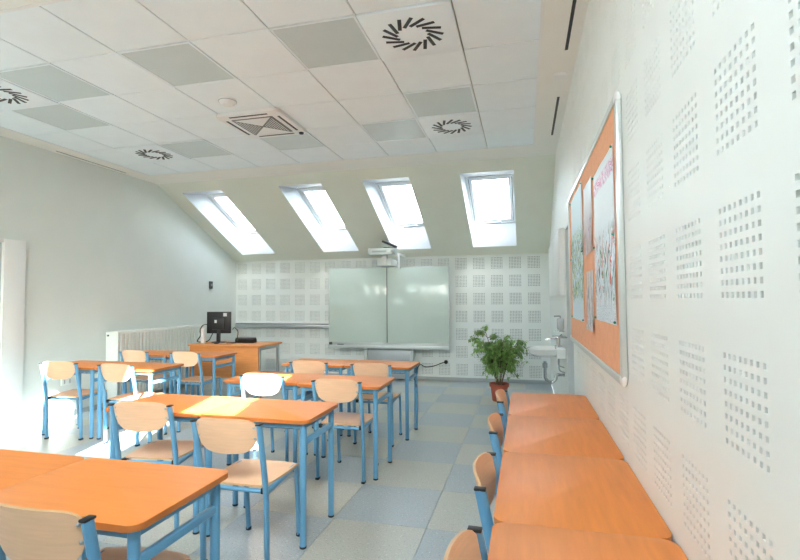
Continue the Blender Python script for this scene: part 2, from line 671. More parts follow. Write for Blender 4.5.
def skylight(n, x0, x1, mirror):
    sgn = -1 if mirror else 1
    f = (lambda y: MIR - y) if mirror else (lambda y: y)
    # pane plane: slope plane shifted outward by OFF
    base = Vector((0, YB, ZW)) + NRM * OFF

    def pz(y):
        return base.z + (base.y - y) * TAN
    yb_ = YO                    # bottom reveal is vertical
    yt_ = 7.05                  # top reveal nearly level
    tz, bz = pz(yt_), pz(yb_)
    bm = new()
    A = [(x0, YT, slope_z(YT)), (x1, YT, slope_z(YT)), (x1, YO, slope_z(YO)), (x0, YO, slope_z(YO))]
    B = [(x0, yt_, tz), (x1, yt_, tz), (x1, yb_, bz), (x0, yb_, bz)]
    A = [(x, f(y), z) for x, y, z in A]
    B = [(x, f(y), z) for x, y, z in B]
    for k in range(4):
        quad(bm, A[k], A[(k + 1) % 4], B[(k + 1) % 4], B[k])
    win = struct(obj('window_%d' % n, bm, 'reveal', smooth=0))
    # frame, gasket, sash, glass in the local axes of the pane plane
    o3 = Vector((0, f(yb_), bz))
    ax = X_
    ay = (Vector((0, f(yt_), tz)) - o3)
    L = ay.length
    ay.normalize()
    az = Vector((0, sgn * NRM.y, NRM.z))

    def bar(bm, a0, a1, s0, s1, h0, h1, bev=.004):
        t = new()
        box(t, a0, a1, s0, s1, h0, h1, bev=bev)
        for v in t.verts:
            v.co = o3 + ax * v.co.x + ay * v.co.y + az * v.co.z
        me = bpy.data.meshes.new('tmp')
        t.to_mesh(me)
        t.free()
        bm.from_mesh(me)
        bpy.data.meshes.remove(me)

    def ring(i0, i1, s0, s1, wd, h0, h1):
        t = new()
        bar(t, i0, i0 + wd, s0, s1, h0, h1)
        bar(t, i1 - wd, i1, s0, s1, h0, h1)
        bar(t, i0 + wd, i1 - wd, s0, s0 + wd, h0, h1)
        bar(t, i0 + wd, i1 - wd, s1 - wd, s1, h0, h1)
        return t
    obj('window_frame', ring(x0, x1, 0, L, .035, -.02, .10), 'sash', win)
    obj('gasket', ring(x0 + .035, x1 - .035, .035, L - .035, .009, .0, .09), 'gasket', win)
    obj('sash', ring(x0 + .044, x1 - .044, .044, L - .044, .045, -.012, .08), 'sash', win)
    g = new()
    bar(g, x0 + .085, x1 - .085, .085, L - .085, .055, .063, 0)
    obj('pane', g, 'glass', win, smooth=0)
    g = new()
    bar(g, (x0 + x1) / 2 - .11, (x0 + x1) / 2 + .11, .05, .075, -.05, -.035)
    bar(g, (x0 + x1) / 2 - .10, (x0 + x1) / 2 - .085, .055, .07, -.036, -.01)
    bar(g, (x0 + x1) / 2 + .085, (x0 + x1) / 2 + .10, .055, .07, -.036, -.01)
    obj('handle_bar', g, 'steel_grey', win)
    # light portal for the sky at the glass
    la = bpy.data.lights.new('sky_portal', 'AREA')
    la.shape = 'RECTANGLE'
    la.size = x1 - x0 - .08
    la.size_y = L - .08
    la.cycles.is_portal = True
    lo = bpy.data.objects.new('sky_portal', la)
    COL.objects.link(lo)
    ctr = o3 + ax * ((x0 + x1) / 2) + ay * (L / 2) + az * .11
    lo.matrix_world = Matrix(((ax.x, (az.cross(ax)).x, az.x, ctr.x), (ax.y, az.cross(ax).y, az.y, ctr.y), (ax.z, az.cross(ax).z, az.z, ctr.z), (0, 0, 0, 1)))


for k, (a, b_) in enumerate(OPEN):
    skylight(k + 1, a, b_, False)
for k, (a, b_) in enumerate(ROPEN):
    skylight(k + 5, a, b_, True)


# ------------------------------------------------------------------ school desk (0.70 x 0.50 x 0.72)
DW, DD, DH = .6995, .50, .72


def make_desk():
    t = thing('school_desk', '', 'desk')
    bm = new()
    prism(bm, rrect(DW, DD, .042), DH - .022, DH, mi=0, side=1, bev=.0018)
    obj('desk_top', bm, ['desk_top', 'desk_edge'], t)
    lx, ly = DW / 2 - .045, DD / 2 - .045
    bm = new()
    tube(bm, [(0, 0, .012), (0, 0, DH - .022)], .0185, 16)
    leg = mesh_from('leg', bm, 'blue_steel')
    bm = new()
    lathe(bm, [(.016, 0), (.0195, .003), (.0195, .013), (.0185, .014)], 16)
    foot = mesh_from('foot_cap', bm, 'black')
    for sx in (-1, 1):
        for sy in (-1, 1):
            l = obj('leg', leg, parent=t, loc=(sx * lx, sy * ly, 0))
            obj('foot_cap', foot, parent=l)
    bm = new()
    box(bm, -.012, .012, -ly, ly, -.0175, .0175, bev=.008, seg=3)
    bar = mesh_from('side_bar', bm, 'blue_steel')
    for sx in (-1, 1):
        obj('side_bar', bar, parent=t, loc=(sx * lx, 0, .585))
    bm = new()
    for sx in (-1, 1):
        box(bm, sx * lx - .012, sx * lx + .012, -ly, ly, DH - .057, DH - .022, bev=.004)
    for sy in (-1, 1):
        box(bm, -lx, lx, sy * ly - .012, sy * ly + .012, DH - .057, DH - .022, bev=.004)
    obj('top_frame', bm, 'blue_steel', t)
    bm = new()
    zz = .648
    tube(bm, fillet([(-lx + .02, -.15, DH - .06), (-lx + .03, -.16, zz), (-.1, -.165, zz), (.1, -.165, zz), (lx - .03, -.16, zz), (lx - .02, -.15, DH - .06)], .03), .0028, 6)
    tube(bm, [(-lx + .03, .16, zz), (lx - .03, .16, zz)], .0028, 6)
    for k in range(11):
        x = -lx + .03 + (2 * lx - .06) * k / 10
        tube(bm, fillet([(x, -.165, zz + .012), (x, -.15, zz), (x, .155, zz), (x, .165, zz + .05)], .02, 3), .0022, 5)
    obj('wire_shelf', bm, 'dark_grey', t)
    return t


def make_chair():
    t = thing('school_chair', '', 'chair')
    hx = .187
    bm = new()
    tube(bm, fillet([(0, 0, .012), (0, -.012, .42), (0, -.085, .77)], .12, 6), .0125, 16, ry=.0195)
    upright = mesh_from('upright', bm, 'blue_steel')
    bm = new()
    box(bm, -.0128, .0128, -.1045, -.0655, .767, .776, bev=.003)
    cap = mesh_from('end_cap', bm, 'black')
    bm = new()
    box(bm, -.0135, .0135, -.021, .021, 0, .018, bev=.004)
    foot = mesh_from('foot_cap', bm, 'black')
    for sx in (-1, 1):
        u = obj('upright', upright, parent=t, loc=(sx * hx, 0, 0))
        obj('end_cap', cap, parent=u)
        obj('foot_cap', foot, parent=u)
    for sx in (-1, 1):
        bm = new()
        tube(bm, fillet([(sx * (hx - .003), -.008, .408), (sx * .172, .20, .418), (sx * .168, .365, .428), (sx * .166, .405, .012)], .055, 6), .0125, 16, ry=.0165)
        o = obj('front_leg', bm, 'blue_steel', t)
        bm = new()
        lathe(bm, [(.013, 0), (.0165, .003), (.0165, .018), (.014, .02)], 12, c=(sx * .166, .405))
        obj('foot_cap', bm, 'black', o)
    obj('cross_rail', tube(new(), [(-hx, .01, .405), (hx, .01, .405)], .011, 16), 'blue_steel', t)
    obj('cross_rail', tube(new(), [(-.168, .30, .412), (.168, .30, .412)], .010, 16), 'blue_steel', t)
    for sx in (-1, 1):
        bm = new()
        box(bm, sx * .165 - .012, sx * .165 + .012, -.012, .028, .398, .428, bev=.004)
        obj('seat_bracket', bm, 'black', t)

    def seat(u, v):
        y = .005 + .415 * v
        hw = .168 + .018 * math.sin(v * math.pi * .8)
        # rounded rear and front corners
        e = 1 - .055 * max(0, (v - .82) / .18) ** 2 - .05 * max(0, (.15 - v) / .15) ** 2
        z = .436 - .010 * (1 - u * u) * math.sin(math.pi * min(1, v * 1.1)) + .006 * v - .022 * max(0, (v - .8) / .2) ** 2
        yy = y - (.03 * abs(u) ** 5 if v > .9 else 0)
        return (u * hw * e, yy, z)
    obj('seat', sheet(seat, 14, 12, .011), ['plywood', 'plywood_edge'], t, smooth=50)

    def back(u, v):
        # v from bottom to top
        s = abs(u)
        zt = .800 - .026 * s ** 9 - .008 * s ** 2
        zb = .618 + .022 * s ** 2 + .060 * s ** 7
        z = zb + (zt - zb) * v
        hw = .172
        x = u * hw * (1 - .02 * (1 - v))
        yl = -.012 - (z - .42) / .35 * .073
        return (x, yl + .006 - .034 * (1 - u * u), z)
    obj('backrest', sheet(back, 20, 8, .010), ['plywood', 'plywood_edge'], t, smooth=50)
    bm = new()
    bmesh.ops.create_uvsphere(bm, u_segments=10, v_segments=6, radius=.0075)
    bolt = mesh_from('bolt', bm, 'steel_grey', 60)
    for sx in (-1, 1):
        for z in (.70, .755):
            yl = -.012 - (z - .42) / .35 * .073
            obj('bolt', bolt, parent=t, loc=(sx * .160, yl - .006, z))
    return t


desk0, chair0 = make_desk(), make_chair()
used = {'d': False, 'c': False}


def place(kind, proto, loc, rz, label, group):
    o = proto if not used[kind] else copy_tree(proto)
    used[kind] = True
    o.location = loc
    o.rotation_euler = (0, 0, rz)
    o['label'] = label
    o['group'] = group
    return o


GD = 'orange school desks'
DESKS = [
    # x centre, y centre, rz, label
    (-1.482, 1.49, 0, 'orange school desk with blue legs at the aisle, row farthest from the whiteboard'),
    (-2.1825, 1.49, 0, 'orange school desk butted against its aisle-side twin, row farthest from the whiteboard'),
    (-1.53, 2.78, 0, 'orange desk at the aisle partly crossed by a sun stripe, third row from the whiteboard'),
    (-2.2305, 2.79, 0, 'orange desk with a broad sun stripe at its end, third row from the whiteboard'),
    (-1.44, 3.87, 0, 'orange desk at the aisle, second row from the whiteboard'),
    (-2.1405, 3.91, 0, 'orange desk behind the fully sunlit chair, second row from the whiteboard'),
    (-1.45, 4.96, 0, 'orange desk at the aisle, directly before the whiteboard'),
    (-2.1505, 4.96, 0, 'orange desk next to the aisle desk directly before the whiteboard'),
    (-3.88, 4.29, 0, 'orange desk behind the half-sunlit chair, radiator-side block'),
    (-4.583, 4.29, 0, 'orange desk closest to the plain wall with the socket, radiator-side block'),
    (-3.96, 5.42, 0, 'orange desk just before the teacher desk, radiator-side block'),
    (-4.6605, 5.42, 0, 'orange desk beside the white radiator, before the teacher desk'),
]
row = [place('d', desk0, (x, y, 0), rz, lab, GD) for x, y, rz, lab in DESKS]
bm = new()
tube(bm, fillet([(.316, .05, .56), (.335, .05, .55), (.335, .05, .50), (.335, .08, .46), (.335, .11, .50)], .02), .0035, 8)
hook = mesh_from('bag_hook', bm, 'dark_grey')
for k, (yc, lab) in enumerate(((3.28, 'orange desk at the plant end of the row along the perforated wall'),
                               (2.58, 'orange desk second from the plant in the row along the perforated wall'),
                               (1.88, 'orange desk third from the plant in the row along the perforated wall'),
                               (1.18, 'orange desk fourth from the plant in the row along the perforated wall'))):
    place('d', desk0, (.147, yc, 0), -math.pi / 2, lab, GD)
obj('bag_hook', hook, parent=row[6])
GC = 'blue-framed plywood school chairs'
CHAIRS = [
    (-1.405, 1.24, 0, 'blue-framed plywood chair tucked under the aisle desk farthest from the whiteboard'),
    (-1.48, 2.30, 0, 'plywood chair at the aisle desk, third row from the whiteboard'),
    (-2.235, 2.55, .12, 'slightly turned plywood chair at the inner desk, third row from the whiteboard'),
    (-1.39, 3.575, 0, 'shaded plywood chair at the aisle desk, second row from the whiteboard'),
    (-2.09, 3.70, 0, 'plywood chair with fully sunlit white-hot backrest, second row from the whiteboard'),
    (-1.42, 4.52, 0, 'plywood chair at the aisle desk directly before the whiteboard'),
    (-2.075, 4.56, 0, 'plywood chair at the inner desk directly before the whiteboard'),
    (-3.81, 3.98, 0, 'plywood chair with half its backrest sunlit, radiator-side block'),
    (-4.53, 4.0, .14, 'plywood chair beside the plain wall with the door, over the sunlit floor'),
    (-3.88, 5.06, 0, 'plywood chair facing the teacher desk front panel'),
    (-4.60, 5.06, 0, 'plywood chair beside the white radiator'),
]
for x, y, rz, lab in CHAIRS:
    place('c', chair0, (x, y, 0), rz, lab, GC)
for yc, rz, lab in ((3.20, -.03, 'plywood chair at the desk row along the perforated wall, closest to the plant'),
                    (2.51, -.03, 'plywood chair at the perforated-wall desk row, second from the plant'),
                    (1.82, -.03, 'plywood chair at the perforated-wall desk row, third from the plant'),
                    (1.16, -.03, 'plywood chair at the perforated-wall desk row, fourth from the plant')):
    place('c', chair0, (-.060, yc, 0), -math.pi / 2 + rz, lab, GC)

# ------------------------------------------------------------------ whiteboard
wb = thing('whiteboard', 'wide two-leaf whiteboard on grey posts against the perforated wall', 'whiteboard', (-2.29, 8.1, 0))
W2, Z0, Z1 = 1.075, .64, 1.95
for s in (-1, 1):
    bm = new()
    x0, x1 = (-W2 + .012, -.006) if s < 0 else (.006, W2 - .012)
    box(bm, x0, x1, -.012, .012, Z0 + .012, Z1 - .012, bev=.002)
    leaf = obj('leaf', bm, 'board_face', wb)
    bm = new()
    for a in ((x0 - .010, x0 + .004), (x1 - .004, x1 + .010)):
        if (s < 0 and a[1] > -.02) or (s > 0 and a[0] < .02):
            continue
        box(bm, a[0], a[1], -.016, .014, Z0, Z1, bev=.003)
    box(bm, x0 - .006, x1 + .006, -.016, .014, Z0, Z0 + .014, bev=.003)
    box(bm, x0 - .006, x1 + .006, -.016, .014, Z1 - .014, Z1, bev=.003)
    obj('leaf_frame', bm, 'aluminium', leaf)
bm = new()
box(bm, -.0065, .0065, -.015, .012, Z0, Z1)
obj('centre_seam', bm, 'dark_grey', wb)
bm = new()
box(bm, -W2, W2, .016, .04, Z0 - .02, Z1 - .01, bev=.003)
obj('back_board', bm, 'aluminium', wb)
bm = new()
box(bm, -W2 + .02, W2, -.075, .03, Z0 - .055, Z0 - .035, bev=.004)
box(bm, -W2 + .02, W2, -.085, -.07, Z0 - .085, Z0 - .03, bev=.003)
box(bm, -W2, W2, .0, .03, Z0 - .05, Z0 - .004, bev=.003)
obj('pen_tray', bm, 'aluminium', wb)
for s in (-1, 1):
    bm = new()
    box(bm, s * .41 - .03, s * .41 + .03, .05, .12, .0, 1.93, bev=.004)
    obj('post', bm, 'aluminium', wb)
bm = new()
box(bm, -.38, .38, .08, .11, .03, .60, bev=.004)
obj('back_plate', bm, 'steel_grey', wb)
m_ = tag(obj('board_marker', tube(new(), [(0, 0, 0), (.11, 0, 0)], .008), 'black', loc=(-3.18, 8.045, .6135)), 'black marker lying on the whiteboard tray', 'marker', 'tray items')
bm = new()
box(bm, 0, .05, -.02, .02, 0, .045, bev=.006)
tag(obj('board_eraser', bm, 'dark_grey', loc=(-3.34, 8.06, .606)), 'small dark eraser at the end of the whiteboard tray', 'eraser')

# ------------------------------------------------------------------ projector above the board
pr = thing('projector', 'grey short-throw projector on a white bracket above the whiteboard', 'projector', (-2.27, 7.80, 2.13))
bm = new()
prism(bm, rrect(.46, .30, .05), .0, .105, bev=.02)
body = obj('body', bm, 'aluminium', pr)
bm = new()
box(bm, .17, .21, -.152, -.145, .03, .07, bev=.004)
box(bm, -.15, .10, -.152, -.146, .035, .065, bev=.003)
obj('vent', bm, 'steel_grey', body)
bm = new()
quad(bm, (.03, -.14, .235), (.26, -.14, .13), (.26, -.03, .14), (.03, -.03, .25))
bm.normal_update()
bmesh.ops.solidify(bm, geom=list(bm.faces), thickness=.035)
obj('mirror_hood', bm, 'black', pr)
bm = new()
box(bm, .02, .20, -.06, .08, .10, .125, bev=.004)
obj('lens_window', bm, 'dark_grey', pr)
bm = new()
box(bm, -.12, .12, .06, .53, -.172, -.06, bev=.006)
box(bm, -.05, .05, .04, .12, -.17, .0, bev=.006)
obj('bracket', bm, 'white_metal', pr)
bm = new()
tube(bm, [(.235, .10, .03), (.235, .10, -.24)], .022, 16)
tube(bm, [(.235, .10, .02), (.235, .54, .02)], .022, 16)
obj('mounting_arm', bm, 'white_metal', pr)

# ------------------------------------------------------------------ cable trunking on the board wall (left of the board)
bm = new()
box(bm, XL + .02, -3.38, YB - .05, YB, .955, .985, bev=.004)
tr = struct(obj('trim_1', bm, 'white_metal'))
bm = new()
box(bm, XL + .02, -3.38, YB - .06, YB, .87, .945, bev=.006)
obj('trunking_cover', bm, 'steel_grey', tr)
bm = new()
box(bm, XL + .02, -3.38, YB - .03, YB, .945, .955)
obj('trunking_gap', bm, 'dark_grey', tr)

# power lead plugged into the wall
bm = new()
tube(bm, fillet([(0, 0, 0), (-.06, -.03, -.01), (-.2, -.05, -.07), (-.36, -.05, -.09), (-.44, -.05, -.03), (-.49, -.06, -.12), (-.49, -.06, -.2)], .08), .007, 8)
pl = thing('power_lead', 'black power lead drooping from a plug in the perforated wall', 'cable', (-1.316, YB - .02, .318))
obj('cable', bm, 'black', pl)
bm = new()
lathe(bm, [(.0, -.03), (.03, -.03), (.035, -.01), (.03, .02), (.0, .02)], 14)
o = obj('plug', bm, 'black', pl, rot=(R(90), 0, 0))

# ------------------------------------------------------------------ teacher's desk and things on it
td = thing('teacher_desk', 'large orange teacher desk with closed front panel and grey legs', 'desk', (-4.21, 6.54, 0))
bm = new()
prism(bm, rrect(1.18, .68, .02), .725, .75, bev=.003)
obj('desk_top', bm, 'teacher_wood', td)
bm = new()
box(bm, -.57, .55, -.31, -.29, .28, .725, bev=.002)
obj('front_panel', bm, 'teacher_wood', td)
for sx in (-1, 1):
    for sy in (-1, 1):
        bm = new()
        box(bm, sx * .54 - .02, sx * .54 + .02, sy * .27 - .012, sy * .27 + .028, 0, .725, bev=.003)
        obj('leg', bm, 'steel_grey', td)
bm = new()
for sx in (-1, 1):
    box(bm, sx * .54 - .015, sx * .54 + .015, -.28, .28, .675, .725, bev=.003)
obj('side_rail', bm, 'steel_grey', td)

mo = thing('computer_monitor', 'black flat computer monitor seen from behind on the teacher desk', 'monitor', (-4.53, 6.58, .75), .22)
bm = new()
box(bm, -.185, .185, -.02, .012, .14, .47, bev=.008)
sh = obj('rear_shell', bm, 'black', mo)
bm = new()
box(bm, -.10, .10, -.045, -.018, .20, .38, bev=.012)
obj('rear_bulge', bm, 'black', mo)
bm = new()
box(bm, -.175, .175, .0125, .014, .155, .46)
obj('screen', bm, 'dark_grey', sh)
for q in ((.07, .125, -.0215, -.0195, .40, .45), (-.055, -.02, -.0465, -.0445, .30, .345)):
    obj('sticker', box(new(), *q), 'paper', sh)
bm = new()
box(bm, -.03, .03, -.035, -.005, .01, .25, bev=.008)
obj('stand_neck', bm, 'black', mo)
bm = new()
lathe(bm, [(.0, 0), (.11, 0), (.11, .008), (.04, .016), (.0, .018)], 24)
obj('stand_base', bm, 'black', mo)
lp = thing('loudspeaker', 'slim pale desktop loudspeaker standing beside the monitor', 'speaker', (-4.70, 6.43, .75), .3)
bm = new()
box(bm, -.03, .03, -.03, .03, 0, .22, bev=.012, seg=3)
obj('cabinet', bm, 'white_metal', lp)
bm = new()
lathe(bm, [(.0, 0), (.022, 0), (.018, .004), (.0, .005)], 16)
obj('cone', bm, 'steel_grey', lp, loc=(0, .031, .15), rot=(R(-90), 0, 0))
bm = new()
prism(bm, rrect(.30, .14, .015), 0, .055, bev=.012)
kb = thing('black_case', 'low black case lying on the teacher desk right of the monitor', 'case', (-4.12, 6.66, .75))
obj('lower_shell', bm, 'black', kb)
bm = new()
prism(bm, rrect(.29, .13, .015), .0545, .075, bev=.008)
obj('lid', bm, 'dark_grey', kb)
for nm, lab, pts in (('cable', 'looped black cable hanging on the window side of the monitor', [(-4.70, 6.60, 1.02), (-4.82, 6.58, 1.02), (-4.86, 6.56, .93), (-4.80, 6.52, .86), (-4.88, 6.50, .757), (-4.74, 6.62, .757), (-4.62, 6.60, .96)]),
                     ('cable', 'black cable arching from the monitor towards the black case', [(-4.335, 6.64, .95), (-4.28, 6.60, .985), (-4.20, 6.58, .93), (-4.20, 6.54, .76), (-4.22, 6.48, .76), (-4.32, 6.46, .76)]),
                     ('cable', 'short black cable running down beside the loudspeaker', [(-4.50, 6.50, .94), (-4.44, 6.44, .86), (-4.40, 6.40, .757), (-4.46, 6.36, .757)])):
    tag(obj(nm, tube(new(), fillet(pts, .06), .008, 8), 'black'), lab, 'cable', 'cables on the teacher desk')

# ------------------------------------------------------------------ radiator on the left wall
ra = thing('radiator', 'tall white panel radiator with vertical ribs on the left wall', 'radiator', (XL, 5.30, 0))
RW, RL, RZ0, RZ1 = .23, 1.80, .10, .99
bm = new()
n = 27
prof = []
for k in range(n):
    y0 = .03 + (RL - .06) * k / n
    p = (RL - .06) / n
    prof += [(RW - .035, y0), (RW - .035, y0 + p * .34), (RW, y0 + p * .40), (RW, y0 + p * .94)]
prof += [(RW - .035, RL - .03)]
for (xa, ya), (xb, yb) in zip(prof, prof[1:]):
    quad(bm, (xa, ya, RZ0 + .03), (xb, yb, RZ0 + .03), (xb, yb, RZ1 - .03), (xa, ya, RZ1 - .03))
obj('ribbed_panel', bm, 'radiator', ra, smooth=0)
bm = new()
box(bm, RW - .03, RW - .012, .0, RL, RZ0, RZ0 + .035, bev=.004)
box(bm, RW - .03, RW - .012, .0, RL, RZ1 - .035, RZ1, bev=.004)
box(bm, .04, .06, .02, RL - .02, RZ0 + .01, RZ1 - .02, bev=.004)
obj('header', bm, 'radiator', ra)
for y0, y1 in ((0, .012), (RL - .012, RL)):
    bm = new()
    box(bm, .035, RW, y0, y1, RZ0, RZ1, bev=.004)
    obj('side_panel', bm, 'radiator', ra)
bm = new()
for k in range(36):
    y = .02 + (RL - .04) * k / 35
    box(bm, .04, RW - .02, y - .006, y + .006, RZ1 - .006, RZ1 + .002)
obj('top_grille', bm, 'radiator', ra)
bm = new()
lathe(bm, [(.0, 0), (.012, 0), (.012, .012), (0, .014)], 12)
obj('vent_plug', bm, 'dark_grey', ra, loc=(.075, 0, RZ1 - .05), rot=(R(90), 0, 0))
for y in (.3, RL - .3):
    bm = new()
    box(bm, -.0, .045, y - .02, y + .02, RZ0 + .05, RZ1 - .1)
    obj('wall_bracket', bm, 'radiator', ra)
bm = new()
tube(bm, [(.12, .12, .0), (.12, .12, RZ0 + .01)], .012, 10)
tube(bm, [(.12, .22, .0), (.12, .22, RZ0 + .01)], .012, 10)
obj('pipe', bm, 'radiator', ra)

# small things on the left wall
sb = thing('wall_switch', 'small dark switch box on the left wall above the radiator', 'switch', (XL, 7.54, 1.60))
bm = new()
box(bm, 0, .03, -.04, .04, 0, .13, bev=.006)
obj('case', bm, 'dark_grey', sb)
bm = new()
box(bm, .03, .036, -.018, .018, .045, .085, bev=.003)
obj('button', bm, 'steel_grey', sb)
sk = thing('wall_socket', 'white double socket low on the left wall beside the chair', 'socket', (XL, 4.77, .385))
bm = new()
box(bm, 0, .012, -.075, .075, 0, .08, bev=.003)
obj('plate', bm, 'paint_left', sk)
for s in (-1, 1):
    bm = new()
    box(bm, .010, .0135, s * .036 - .010, s * .036 + .010, .015, .065, bev=.002)
    obj('outlet', bm, 'steel_grey', sk)

# ------------------------------------------------------------------ pin board and its sheets
pb = thing('pin_board', 'orange cork pin board with rounded aluminium frame on the perforated wall', 'pin board', (XR, 3.285, 1.64))
PL, PH = 2.29, 1.21
bm = new()
box(bm, -.018, -.002, -PL / 2 + .03, PL / 2 - .03, -PH / 2 + .03, PH / 2 - .03)
obj('cork_panel', bm, 'cork', pb)
bm = new()
box(bm, -.026, -.001, -PL / 2, -PL / 2 + .035, -PH / 2 + .03, PH / 2 - .03, bev=.006)
box(bm, -.026, -.001, PL / 2 - .035, PL / 2, -PH / 2 + .03, PH / 2 - .03, bev=.006)
box(bm, -.026, -.001, -PL / 2 + .03, PL / 2 - .03, -PH / 2, -PH / 2 + .035, bev=.006)
box(bm, -.026, -.001, -PL / 2 + .03, PL / 2 - .03, PH / 2 - .035, PH / 2, bev=.006)
obj('frame', bm, 'aluminium', pb)
for sy in (-1, 1):
    for sz in (-1, 1):
        bm = new()
        r = bmesh.ops.create_uvsphere(bm, u_segments=16, v_segments=8, radius=.03)
        for v in r['verts']:
            v.co = Vector((v.co.x * .5 - .014, v.co.y + sy * (PL / 2 - .024), v.co.z + sz * (PH / 2 - .024)))
        obj('corner_cap', bm, 'white_metal', pb)


bm = new()
bmesh.ops.create_uvsphere(bm, u_segments=8, v_segments=6, radius=.006)
PIN = mesh_from('pin', bm, 'pin_green', 60)


def sheet_of_paper(name, label, y0, y1, z0, z1, m, pins=True, curl=.0, cat='poster'):
    t = thing(name, label, cat, (XR - .019, (y0 + y1) / 2, (z0 + z1) / 2), 0, 'sheets on the pin board')
    bm = new()
    nx, nz = 8, 8
    wv, hv = y1 - y0, z1 - z0
    g = [[bm.verts.new((-.0025 - curl * max(0, (.35 - j / nz)) ** 2 * 4 - .0015 * math.sin(i * 1.3 + j), -wv / 2 + wv * i / nx, -hv / 2 + hv * j / nz)) for i in range(nx + 1)] for j in range(nz + 1)]
    for j in range(nz):
        for i in range(nx):
            bm.faces.new((g[j][i], g[j][i + 1], g[j + 1][i + 1], g[j + 1][i]))
    obj('print', bm, m, t, smooth=80)
    if pins:
        for sy in (-1, 1):
            for sz in (-1, 0, 1):
                obj('pin', PIN, parent=t, loc=(-.009, sy * (wv / 2 - .012), sz * (hv / 2 - .012)))


sheet_of_paper('poster', 'large pale poster of small figures with a pink heading on the pin board', 2.245, 2.86, 1.275, 2.06, 'print_people')
sheet_of_paper('poster', 'small poster of a pale tree on a brown strip on the pin board', 2.95, 3.33, 1.66, 2.09, 'print_tree', False)
sheet_of_paper('poster', 'narrow brownish grey poster with a curling lower edge on the pin board', 2.95, 3.27, 1.20, 1.555, 'print_tower', False, .015)
sheet_of_paper('poster', 'tall pale blue poster of green plants on the pin board', 3.42, 4.20, 1.235, 2.17, 'print_plants')

# ------------------------------------------------------------------ wash corner beyond the door recess
wc = thing('wall_cabinet', 'flat white wall cabinet above the wash basin', 'cabinet', (XR, 6.2, 1.42))
bm = new()
box(bm, -.045, 0, -1.05, 1.05, 0, .68, bev=.004)
obj('body', bm, 'white_metal', wc)
for s in (-1, 1):
    bm = new()
    box(bm, -.058, -.046, min(s * .006, s * 1.045), max(s * .006, s * 1.045), .006, .674, bev=.002)
    obj('door', bm, 'white_metal', wc)
ws = thing('wash_basin', 'small white wall-hung wash basin beside the door recess', 'sink', (XR, 5.45, .055))
bm = new()
n = 28
rings = []
for r_, z in ((.04, .715), (.12, .725), (.165, .755), (.185, .805), (.18, .815), (.165, .81), (.145, .78), (.10, .745), (.0, .735)):
    rings.append([bm.verts.new((-.20 + max(-.195 * r_ / .185, min(.185, r_ * 1.05 * math.cos(2 * math.pi * j / n) * .92)), r_ * 1.1 * math.sin(2 * math.pi * j / n), z)) for j in range(n)])
for a, b_ in zip(rings, rings[1:]):
    for j in range(n):
        bm.faces.new((a[j], a[(j + 1) % n], b_[(j + 1) % n], b_[j]))
bm.faces.new(rings[0])
obj('bowl', bm, 'ceramic', ws)
bm = new()
box(bm, -.09, -.002, -.21, .21, .72, .825, bev=.012, seg=3)
obj('back_ledge', bm, 'ceramic', ws)
bm = new()
tube(bm, [(-.06, 0, .82), (-.06, 0, .93)], .02, 14)
tube(bm, fillet([(-.06, 0, .90), (-.13, 0, .915), (-.19, 0, .90)], .03), .012, 12)
tube(bm, [(-.05, 0, .93), (-.02, 0, .955)], .009, 10)
obj('tap', bm, 'chrome', ws)
bm = new()
tube(bm, fillet([(-.20, 0, .67), (-.20, 0, .48), (-.14, 0, .44), (-.09, 0, .48), (-.09, 0, .53), (0, 0, .53)], .06, 8), .017, 16)
tube(bm, fillet([(-.06, .05, .72), (-.06, .05, .62), (0, .05, .60)], .03), .007, 8)
tube(bm, fillet([(-.06, -.05, .72), (-.06, -.05, .58), (0, -.05, .56)], .03), .007, 8)
lathe(bm, [(0, .60), (.026, .60), (.026, .65), (0, .65)], 14, c=(-.20, 0))
obj('drain_trap', bm, 'chrome', ws)
sd = thing('soap_dispenser', 'small chrome and white soap dispenser on the wall above the basin', 'dispenser', (XR, 5.46, 1.06))
bm = new()
box(bm, -.07, -.0, -.045, .045, 0, .12, bev=.012, seg=3)
obj('tank', bm, 'steel_grey', sd)
bm = new()
tube(bm, fillet([(-.035, 0, .12), (-.035, 0, .145), (-.10, 0, .14)], .015), .008, 8)
box(bm, -.09, .0, -.06, .06, -.02, -.008, bev=.003)
obj('pump', bm, 'chrome', sd)
bm = new()
box(bm, -.13, .0, -.10, .10, 0, .012, bev=.003)
o = tag(obj('wall_shelf', bm, 'chrome', loc=(XR, 5.16, 1.0)), 'little metal shelf beside the soap dispenser', 'shelf')

